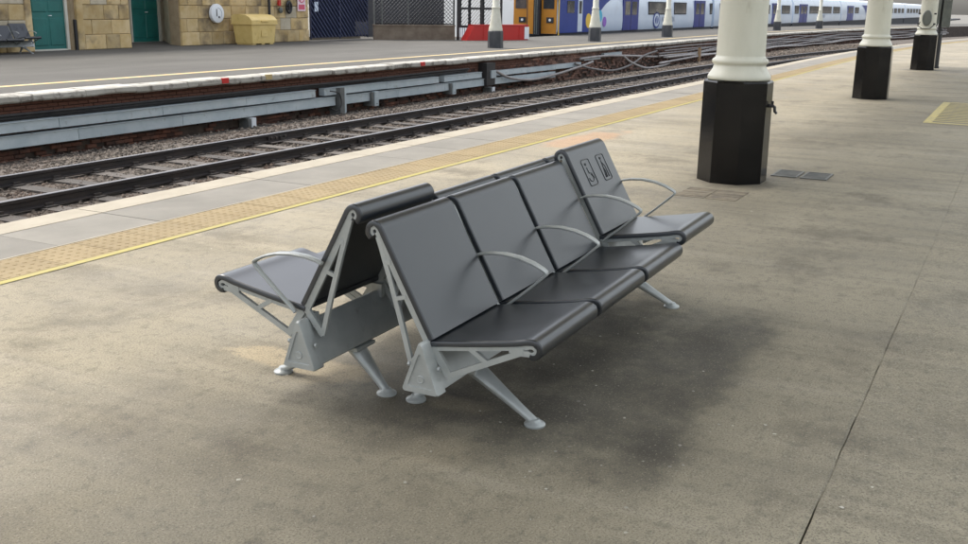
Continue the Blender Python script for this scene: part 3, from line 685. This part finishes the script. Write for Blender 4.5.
for s, t, lab in ((35.1,18.0,'slender white column in front of the red barrier'), (45.2,18.0,'slender white column in front of the blue train nose'), (55.1,17.7,'slender white column beside the round train emblem'), (79.5,18.0,'slender white column just right of the nearest cream column'), (90.5,18.0,'slender white column just left of the second cream column')):
    column(*bend(s, t), lab, True, GF)
# equipment at the third column
o = thing('column_box', 'grey oval junction box clamped to the farthest near-platform column', 'box', 30.90, 2.60, 1.40)
MB().lathe([(.11,-.05),(.125,-.02),(.125,.02),(.11,.05)], 20).build('box_body', M['grey'], o, smooth=True, auto=40, rot=(0,R(90),0)).scale = (1.7,1,1)
for y in (-.2,.2): 
    for z in (-.15,.12): MB().box(-.02,.02,y-.03,y+.03,z-.02,z+.02).build('clamp', M['blackiron'], o)
MB().tube([(0,.16,-.1),(0,.22,-.2),(0,.10,-.28),(0,-.1,-.27),(0,-.22,-.15)], .014, 6).build('conduit', M['blackiron'], o, smooth=True)
o = thing('equipment_post', 'thin dark post with grey cabinets behind the farthest near-platform column', 'post', 32.4, 2.36)
MB().lathe([(.11,0),(.11,.05),(.095,.06),(.09,.95),(.05,.97),(.045,3.2)], 12).build('pole', M['blackiron'], o, smooth=True, auto=40)
MB().box(-.16,-.06,-.26,-.04,1.15,1.9).build('cabinet', M['grey'], o); MB().box(-.12,-.06,.02,.22,1.25,1.9).build('cabinet', M['grey'], o)
MB().tube([(-.05,.05,1.3),(-.07,.14,1.05),(-.07,.05,.88),(-.06,-.08,.95),(-.05,-.06,1.1)], .016, 6).build('conduit', M['blackiron'], o, smooth=True)

# ------------------------------------------------------------------ small things on the near platform
for i, (t0, lab) in enumerate(((1.86,'iron drain grate nearer the first column plinth'), (1.58,'iron drain grate on the side away from the first column plinth'))):
    o = thing('drain_grate', lab, 'grate', 10.32, t0+.12, 0, group='pair of floor drain grates')
    f = MB()
    for a in ((-.21,.21,-.125,-.105),(-.21,.21,.105,.125),(-.21,-.19,-.105,.105),(.19,.21,-.105,.105)): f.box(*a, .001, .010)
    f.build('grate_frame', M['trunkdark'], o); MB().box(-.19,.19,-.105,.105,.0005,.002).build('sump', M['emboss'], o)
    for k in range(7): MB().box(-.178+k*.052, -.150+k*.052, -.105, .105, .002, .008).build('grate_bar', M['trunkdark'], o)
pv = thing('block_paving_patch', None, None, 8.92, 2.34); pv['kind'] = 'structure'
for i in range(8):
    for j in range(2): link('paver', MB().box(0,.052,0,.262,.001,.005).mesh('paver', M['paver']) if (i, j) == (0, 0) else pv.children[0].data, pv, (-.36+i*.062, -.28+j*.275, random.uniform(-.002,0)))
hm = thing('floor_marking', None, None, 16.3, 0); hm['kind'] = 'structure'
MB().sheet([(0,1.14),(4.0,1.14),(4.0,1.26),(0,1.26)], .004).build('border_line', M['hatch'], hm); MB().sheet([(0,-.6),(.14,-.6),(.14,1.138),(0,1.138)], .004).build('border_line', M['hatch'], hm)
MB().sheet([(3.86,-.6),(4.0,-.6),(4.0,1.138),(3.86,1.138)], .004).build('border_line', M['hatch'], hm)
hs = MB().sheet([(0,-.6),(.10,-.6),(.10,1.138),(0,1.138)], .004).mesh('stripe', M['hatch'])
for i in range(14): link('stripe', hs, hm, (.34+i*.25, 0, 0))
random.seed(5); m = MB()
for i in range(110):
    if i < 75: s, t = random.gauss(3.7,.8), random.gauss(1.5,.5)
    else: s, t = random.uniform(1.5,12), random.uniform(-2,4.8)
    if t > 4.9 or abs(t-.43) < .05: continue
    r = random.uniform(.003,.008)*(1.5 if random.random() < .1 else 1); k = 7; a0 = random.random()*6
    pts = [(s+r*random.uniform(.5,1.5)*math.cos(a0+2*math.pi*j/k), t+r*random.uniform(.5,1.3)*math.sin(a0+2*math.pi*j/k)) for j in range(k)]
    m.add([(x,y,.0015) for x,y in pts]+[(s,t,.0032)], [(j,(j+1)%k,k) for j in range(k)])
tag(m.build('floor_specks', M['gum']), 'pale trodden specks scattered on the platform around the seats', 'litter', kind='stuff')

# ------------------------------------------------------------------ stone building on the far platform
FT = 27.0
fb = thing('stone_building', 'weathered yellow sandstone building with green doors on the far platform', 'building', 20, FT)
def fw(x0, x1, y0, y1, z0, z1, name='wall', mk='mortar'): return MB().box(x0-20, x1-20, y0, y1, z0, z1).build(name, M[mk], fb)
fw(8, 21.62, .06, .5, 0, 5); fw(23.22, 25.6, .06, .5, 0, 5); fw(27.92, 35.4, .06, .5, 0, 5); fw(21.62, 23.22, .06, .5, 2.45, 5); fw(25.6, 27.92, .06, .5, 3.0, 5)
fw(25.3, 25.6, .5, 1.7, 0, 5, mk='render'); fw(25.6, 29.6, 1.78, 2.0, 0, 5, 'porch_wall', 'render')
MB().prism([(7.92,.5),(8.9,1.78),(9.3,1.78),(9.3,.5)], 0, 5).build('porch_side', M['render'], fb)
MB().add([(5.6,.06,.004),(7.92,.06,.004),(8.9,1.78,.10),(5.6,1.78,.10)], [(0,1,2,3)]).build('porch_ramp', M['farplat'], fb)
random.seed(11)
CH = .47
def courses(x0, x1, nrow=5):
    for r_ in range(nrow):
        z0 = r_*CH; x = x0; first = True
        while x < x1-.05:
            L_ = random.uniform(.55,.95); 
            if first and r_ % 2: L_ *= .55
            first = False
            if x1-x-L_ < .3: L_ = x1-x
            dy = random.uniform(-.012,.010)-(.035 if r_ == 0 else 0)
            mk = 'render' if random.random() < .10 else 'block'
            MB().bevbox(x-20+.006, x+L_-20-.006, dy, .08, z0+.006, z0+CH-.006, .014).build('stone_block', M[mk], fb)
            x += L_
courses(18.6, 21.55); courses(23.62, 25.58); courses(27.95, 35.38)
for x0, x1 in ((21.45,21.68),(23.36,23.62)):
    MB().bevbox(x0-20, x1-20, -.05, .1, 0, 2.6, .02).build('pilaster', M['block'], fb)
def leaf_door(x0, x1, y, z0, h):
    d = MB().box(x0-20, x1-20, y, y+.05, z0, z0+h).build('door', M['door'], fb)
    w_ = (x1-x0); 
    for i in range(2):
        a, b = x0-20+w_*(.06+.47*i), x0-20+w_*(.47+.47*i)
        MB().bevbox(a, b, y-.022, y-.001, z0+.14, z0+.98, .02).build('panel', M['door'], d); MB().bevbox(a, b, y-.022, y-.001, z0+1.16, z0+h-.12, .02).build('panel', M['door'], d)
    MB().tube([(x0-20+w_*.52, y-.02, z0+1.05),(x0-20+w_*.52,y-.07,z0+1.05),(x0-20+w_*.58,y-.07,z0+1.05)], .014, 6).build('handle', M['white'], d)
    MB().box(x0-20-.02, x1-20+.02, y-.03, y+.05, z0-.04 if z0 > .05 else 0.002, z0+.03 if z0 < .05 else z0-.002).build('threshold', M['frame'], d)
    MB().box(x1-20+.003, x1-20+.10, y-.06, y+.06, z0, z0+h+.1).build('door_frame', M['frame'], d); MB().box(x0-20-.06, x0-20-.003, y-.06, y+.06, z0, z0+h+.1).build('door_frame', M['frame'], d)
leaf_door(21.78, 23.05, .18, 0.02, 2.4); leaf_door(27.25, 28.55, 1.70, .10, 2.4)
MB().box(3.27,3.35,-.02,.05,0,.95).build('corner_guard', M['blackiron'], fb)
tag(fb)
pp = MB().tube([(0,0,.0),(0,0,3.5)], .055, 10); pp.lathe([(.075,.9),(.075,1.0)], 10); pp.tube([(0,0,.0),(.0,-.02,.0),(.10,-.1,-.0)], .05, 8)
tag(pp.build('downpipe', M['blackiron'], None, smooth=True, auto=40, loc=W(32.72,26.88,.02), rot=ROT), 'black cast iron downpipe on the stone wall behind the yellow bin', 'downpipe')
o = thing('round_sign', 'round white enamel dial on the stone wall left of the yellow bin', 'dial', 29.72, 26.97, 1.13)
MB().lathe([(.30,0),(.345,.015),(.35,.10),(.335,.13),(.31,.138)], 36).build('dial_case', M['white'], o, smooth=True, auto=35, rot=(R(90),0,0))
MB().box(-.09,-.05,-.146,-.139,-.10,.16).build('dial_mark', M['blackiron'], o); MB().lathe([(.04,0),(.04,.006)], 12).build('dial_dot', M['blackiron'], o, loc=(.05,-.139,-.13), rot=(R(90),0,0))
MB().tube([(math.cos(R(a))*.2+.0, -.141, math.sin(R(a))*.2) for a in range(-60,100,12)], .008, 5).build('dial_arc', M['lgrey'], o)
# yellow grit bin
o = thing('grit_bin', 'yellow plastic grit bin with sloping lid by the far wall', 'bin', 31.0, 26.20)
def taper(m, x0, x1, y0, y1, z0, z1, k): 
    dx, dy = (x1-x0)*k/2, (y1-y0)*k/2
    m.add([(x0+dx,y0+dy,z0),(x1-dx,y0+dy,z0),(x1-dx,y1-dy,z0),(x0+dx,y1-dy,z0),(x0,y0,z1),(x1,y0,z1),(x1,y1,z1),(x0,y1,z1)], [(3,2,1,0),(4,5,6,7),(0,1,5,4),(1,2,6,5),(2,3,7,6),(3,0,4,7)]); return m
b = taper(MB(), -.70, .70, -.45, .45, .05, .74, .10)
for x in (-.5, 0, .5): b.box(x-.1, x+.1, -.38, .38, 0, .052)
b.build('bin_body', M['grit'], o); MB().box(-.75,.75,-.5,.5,.742,.80).build('rim', M['grit'], o)
ld = MB(); pr = [(-.49,.802),(-.49,.90),(-.36,1.02),(-.2,1.09),(.1,1.12),(.42,1.10),(.49,1.02),(.49,.802)]; k = len(pr)
ld.add([(x, y, z) for x in (-.74,.74) for y, z in pr], [tuple(range(k)), tuple(range(k,2*k))[::-1]]+[(i,(i+1)%k,k+(i+1)%k,k+i) for i in range(k)])
lid = ld.build('lid', M['grit'], o); MB().box(-.2,.2,-.53,-.492,.84,.88).build('handle', M['grit'], lid)
MB().box(-.15,.2,-.452,-.44,.3,.52).build('hatch', M['grit'], o); MB().box(.742,.76,-.2,.2,.86,.98).build('hinge', M['blackiron'], lid)
for y in (-.1,.1): MB().box(.70,.75,y-.03,y+.03,.55,.72).build('latch', M['blackiron'], o)
# small wall things
o = thing('wall_bell', 'red and grey alarm unit on the stone wall right of the downpipe', 'alarm', 33.45, 26.93, 1.25)
MB().lathe([(.11,0),(.11,.06),(.05,.09)], 16).build('gong', M['grey'], o, smooth=True, auto=40, rot=(R(90),0,0)); MB().box(-.16,-.02,-.08,-.002,.18,.40).build('red_box', M['red'], o)
o = thing('hose_bracket', 'black looped hose bracket on the stone wall right of the alarm', 'bracket', 33.95, 26.93, 1.15)
MB().tube([(math.cos(R(a))*.15, -.06, .22+math.sin(R(a))*.22) for a in range(0,361,20)], .05, 8).build('hose_loop', M['blackiron'], o, smooth=True); MB().box(-.05,.05,-.1,-.0,.1,.5).build('back_plate', M['blackiron'], o)
o = thing('warning_sign', 'small white and red prohibition sign at the end of the stone wall', 'sign', 34.85, 26.94, 1.22)
MB().box(-.26,.26,-.02,0,0,.80).build('sign_board', M['pinkpale'], o)
MB().tube([(math.cos(R(a))*.17, -.024, .52+math.sin(R(a))*.17) for a in range(0,361,15)], .02, 5).build('red_ring', M['pink'], o); MB().bar((-.12,-.024,.40),(.12,-.024,.64),.03,.01).build('red_slash', M['pink'], o)
MB().box(-.20,.20,-.024,-.021,.06,.26).build('red_panel', M['pink'], o)
# diagonal slat gates
gt = thing('slatted_gate', 'dark navy steel gate with diagonal slats beside the stone building', 'gate', 35.5, 27.0)
GW, GH = 4.3, 2.4
MB().box(.05,3.35,.06,.08,.12,GH).build('back_sheet', M['navy'], gt); MB().box(3.35,GW,.06,.08,.75,1.75).build('back_sheet', M['navy'], gt)
for z in (.14, 1.3, GH): MB().box(0,GW,.03,.058,z-.03,z+.03).build('gate_rail', M['navy'], gt)
for x in (0, 2.1, 4.25): MB().box(x,x+.07,-.02,.028,.06,GH+.05).build('gate_post', M['navy'], gt)
c = -GH+.2
while c < GW:
    x0, z0, x1, z1 = c, GH, c+GH-.14, .14
    if x0 < .03: z0 -= (.03-x0); x0 = .03
    if x1 > GW-.02: z1 += (x1-GW+.02); x1 = GW-.02
    if x1-x0 > .08: MB().bar((x0,.0,z0),(x1,.0,z1),.03,.07,up=(0,1,0)).build('slat', M['navy_l'], gt)
    c += .25
MB().box(.3,.55,-.03,-.012,1.2,1.6).build('gate_notice', M['twhite'], gt)
struct(MB().box(35.5,39.7,27.35,27.6,0,.14).build('gate_threshold', M['edgepaint']))
# low wall with mesh fence, then lattice fence
def run_frame(a, b):
    A, B = Vector(W(*a)), Vector(W(*b)); d = B-A; return A, d.length, math.atan2(d.y, d.x)
A, Lw, ra = run_frame((38.75,25.95),(41.45,23.35))
o = thing('mesh_fence', 'black wire mesh fence on a low brown concrete wall', 'fence', 0, 0, rot=ra); o.location = A
MB().box(0,Lw,0,.25,0,.60).build('low_wall', M['concrete'], o); MB().box(-.02,Lw+.02,-.03,.28,.602,.66).build('wall_cap', M['concrete'], o)
def lattice(o, x0, x1, z0, z1, y, sp, wd, mk, both=True):
    h = z1-z0
    for sg in ((1,-1) if both else (1,)):
        c = x0-h
        while c < x1:
            pts = []
            for k in range(2):
                pts.append((c+h*k, z0+h*k if sg > 0 else z1-h*k))
            (xa, za), (xb, zb) = pts
            if xa < x0: za += sg*(x0-xa); xa = x0
            if xb > x1: zb -= sg*(xb-x1); xb = x1
            if xb-xa > .05: MB().bar((xa,y+(.012 if sg > 0 else 0),za),(xb,y+(.012 if sg > 0 else 0),zb),.010,wd,up=(0,1,0)).build('mesh_wire', mk, o)
            c += sp
lattice(o, .02, Lw-.02, .68, 2.3, .10, .17, .075, M['blackiron'])
for x in (0, .35, 1.55, Lw-.05): MB().box(x,x+.06,.06,.14,.66,2.4).build('fence_post', M['trunkdark'], o)
for z in (.70, 2.3): MB().box(.06,Lw-.06,.13,.16,z-.025,z+.025).build('fence_rail', M['blackiron'], o)
A, Lf, ra = run_frame((41.5,23.25),(43.75,22.10))
o = thing('lattice_fence', 'tall black lattice fence with pale gaps left of the train', 'fence', 0, 0, rot=ra); o.location = A
for x in (0, 1.28, 2.42): MB().box(x,x+.09,-.03,.05,0,3.0).build('fence_post', M['blackiron'], o)
for z in (.55, 1.35, 2.1): MB().box(.09,2.42,.0,.04,z,z+.10).build('fence_rail', M['blackiron'], o)
lattice(o, .09, 2.42, .66, 1.34, .02, .17, .075, M['blackiron'], False); lattice(o, .09, 2.42, 1.46, 2.1, .02, .17, .075, M['blackiron'], False)
for x in (.09, .62, 1.37, 2.1): MB().box(x, x+.16, .045, .06, .65, 2.1).build('fence_panel', M['blackiron'], o)
x = .16
while x < 2.4: MB().box(x,x+.03,.005,.03,.02,.55).build('baluster', M['lgrey'], o); x += .12
# red barrier in front of the buffers
A, Lb, ra = run_frame((41.2,22.6),(44.2,20.95))
o = thing('red_barrier', 'bright red barrier with sloping left end in front of the train', 'barrier', 0, 0, rot=ra); o.location = A
b = MB(); pl = [(0,.0),(Lb,.0),(Lb,.66),(.42,.66)]; b.add([(x,y,z) for y in (0,.5) for x,z in pl], [(0,1,2,3),(7,6,5,4),(0,4,5,1),(1,5,6,2),(2,6,7,3),(3,7,4,0)]); b.build('barrier_body', M['red'], o)
for x in (.9, 1.9, 2.9): MB().box(x,x+.05,-.02,-.002,.04,.62).build('stiffener', M['red'], o)
MB().box(Lb-.22,Lb+.03,-.03,.53,.05,.60).build('white_end', M['white'], o); MB().box(.4,Lb,-.03,.53,.662,.70).build('top_rail', M['red'], o)
# bay-track pit and buffer stop behind the barrier
struct(MB().box(46,400,22.9,29.5,-1.3,-.9).build('bay_track_bed', M['tdark']))
struct(MB().box(44.6,46,22.9,29.5,-1.3,-.01).build('bay_end_wall', M['concrete']))
# ------------------------------------------------------------------ trains
def swoosh(x0, x1, x2, z0, z1, y, n=14, rev=False):     # blue end panel with a curved edge (x0..x1 at the bottom, ..x2 at the top)
    pts = [(x0,z0)]
    for i in range(n+1):
        u = i/n; pts.append((x1+(x2-x1)*(1-math.cos(u*math.pi/2)), z0+(z1-z0)*math.sin(u*math.pi/2)) if not rev else (x1+(x2-x1)*(u**2), z0+(z1-z0)*u))
    pts.append((x0,z1)); k = len(pts)
    return MB().add([(x, yy, z) for yy in (y, y+.01) for x, z in pts], [tuple(range(k)), tuple(range(k,2*k))[::-1]]+[(i,(i+1)%k,k+(i+1)%k,k+i) for i in range(k)])
def text_mesh(txt, size):
    cu = bpy.data.curves.new('lettering', 'FONT'); cu.body = txt; cu.size = size; cu.extrude = .003
    ob = bpy.data.objects.new('lettering', cu); C.objects.link(ob); dg = bpy.context.evaluated_depsgraph_get(); me = bpy.data.meshes.new_from_object(ob.evaluated_get(dg)); bpy.data.objects.remove(ob)
    return me
TT = 23.2
def coach(s0, s1, label, doors, wins, front=False, logo=None, blue0=None, blue1=None, body='twhite', group='coaches of the train at the far platform'):
    o = thing('train_coach', label, 'train', s0, TT, -.05, group=group); L_ = s1-s0
    prof = [(.06,.10),(0,.30),(-.02,.8),(0,1.5),(.06,2.2),(.30,2.75),(.8,3.0),(1.9,3.0),(2.4,2.75),(2.64,2.2),(2.7,1.5),(2.72,.8),(2.70,.3),(2.64,.10)]
    k = len(prof); b = MB().add([(x,y,z) for x in (0,L_) for y,z in prof], [tuple(range(k)),tuple(range(k,2*k))[::-1]]+[(i,(i+1)%k,k+(i+1)%k,k+i) for i in range(k)])
    b.build('body', M[body], o, smooth=True, auto=30)
    MB().box(.1, L_-.1, .12, 2.6, -.95, .098).build('underframe', M['tdark'], o); MB().box(.05,L_-.05,.03,.10,-.06,.16).build('skirt', M['tdark'], o)
    for a, b_ in doors:
        d = MB().box(a-s0, b_-s0, -.035, .02, .17, 2.15).build('door', M['tdoor'], o); w_ = b_-a
        for i in range(2): MB().box(a-s0+w_*(.12+.44*i), a-s0+w_*(.44+.44*i), -.042, -.036, 1.12, 1.95).build('door_window', M['glass'], d)
        MB().box(a-s0+w_*.49, a-s0+w_*.51, -.041, -.036, .18, 2.14).build('door_seam', M['tdark'], d)
    for a, b_ in wins:
        wn = MB().bevbox(a-s0-.08, b_-s0+.08, -.035, -.0, 1.12, 1.98, .012).build('window', M['tdark'], o); MB().box(a-s0, b_-s0, -.040, -.036, 1.2, 1.9).build('pane', M['glass'], wn)
    if blue0: swoosh(0, blue0[0]-s0, blue0[1]-s0, .16, 2.3, -.03).build('blue_end_panel', M['tblue'], o)
    if blue1: swoosh(L_, blue1[0]-s0, blue1[1]-s0, .16, 2.3, -.03).build('blue_end_panel', M['tblue'], o)
    if logo:
        e = MB().lathe([(.62,0),(.62,.01)], 28).build('emblem', M['tblue'], o, loc=(logo-s0,-.03,.76), rot=(R(90),0,0)); e.scale = (1.25,1,1); e.scale = (1.2,.9,1)
        MB().lathe([(.48,0),(.48,.006)], 24).build('emblem_ring', M['twhite'], e, loc=(0,0,.011)); MB().lathe([(.30,0),(.30,.006)], 24).build('emblem_core', M['tblue'], e, loc=(0,0,.018))
        MB().box(-.06,.06,-.3,.25,.025,.03).build('emblem_stroke', M['twhite'], e)
        link('lettering', LET, o, (logo-s0+1.1, -.032, .62), (R(90),0,0))
        LET.materials.clear(); LET.materials.append(M['lgrey'])
    return o
LET = text_mesh('NORTHERN', .55)
t1 = coach(52.7, 83.6, 'leading train coach with orange cab front and blue nose', [(62.9,65.8),(78.6,81.5)], [(67.9,72.1),(73.6,76.4),(83.0,83.5)], True, 69.6, (58.2,63.0))
MB().box(2.75,3.42,-.045,-.031,.2,2.1).build('cab_door', M['twhite'], t1); MB().box(2.9,3.3,-.05,-.046,1.2,1.9).build('pane', M['glass'], t1)
MB().box(1.2,2.2,-.05,-.032,1.25,1.9).build('cab_window', M['glass'], t1); MB().box(.0,.12,-.045,-.03,.05,2.4).build('yellow_edge', M['tyellow'], t1)
for x, z, r_, c in ((4.4,.80,.42,'tyellow'),(6.2,1.05,.36,'cyan'),(7.0,.72,.30,'purple')): MB().lathe([(r_,0),(r_,.012)], 24).build('livery_spot', M[c], t1, loc=(x,-.03,z), rot=(R(90),0,0))
ft = MB()
for y0, y1 in ((.06,.95),(1.75,2.66)):
    p_ = MB().bevbox(0,1,0,1,0,1); 
    f_ = MB().box(-.10,-.002,y0,y1,.12,2.6).build('cab_front_panel', M['torange'], t1)
    MB().box(-.115,-.102,y0+.12,y1-.12,1.45,2.25).build('windscreen', M['glass'], f_)
    MB().box(-.14,-.102,y0+.14,y0+.56,.70,1.0).build('lamp_cluster', M['tdark'], f_)
    MB().lathe([(.07,0),(.07,.03)], 12).build('headlamp', M['white'], f_, loc=(-.142,y0+.35,.85), rot=(0,R(-90),0))
MB().box(-.34,-.003,.98,1.72,.05,2.5).build('gangway', M['tdark'], t1); MB().box(-.36,-.342,1.32,1.66,.1,2.4).build('gangway_door', M['torange'], t1)
for y in (1.08,1.2): MB().box(-.37,-.342,y,y+.05,.1,2.4).build('gangway_rib', M['grey'], t1)
MB().box(-.25,-.01,.2,2.5,-.7,.0).build('bumper', M['tdark'], t1)
coach(84.3, 115.2, 'second white train coach behind the nearest cream column', [(91,93.9),(105.5,108.4)], [(86,90),(95,99),(100.5,104.3),(110,113.8)], logo=None)
coach(115.9, 147, 'third white train coach with emblem between two slender columns', [(119.2,123.6),(150,150.1)][:1], [(116.6,118.6),(125,131.5),(133,139.5),(141,146)], logo=131.0)
coach(147.6, 178.5, 'fourth train coach ending in a blue curved panel', [(152.5,158)], [(159.5,163)], blue1=(171,165))
coach(186, 225, 'distant white train beyond the second cream column', [], [(189+6*i,193+6*i) for i in range(6)], group='coaches of the distant train')
coach(226, 265, 'farthest white train coach seen beyond the third column', [], [(229+6*i,233+6*i) for i in range(6)], group='coaches of the distant train')
o = thing('pale_building', 'pale rendered building seen through the lattice fence', 'building', 56, 27)
MB().box(0,30,0,6,-1.2,7).build('wall', M['palebuild'], o); MB().box(-.3,30.3,-.3,6.3,7.02,7.4).build('roof', M['trunkdark'], o)

o = thing('dark_shed', 'dark lean-to shed behind the mesh fence beside the slatted gate', 'shed', 42.2, 26.2)
MB().box(0,3.2,0,4.5,0,2.6).build('wall', M['tdark'], o); MB().box(-.15,3.35,-.15,4.6,2.62,2.75).build('roof', M['trunkdark'], o)
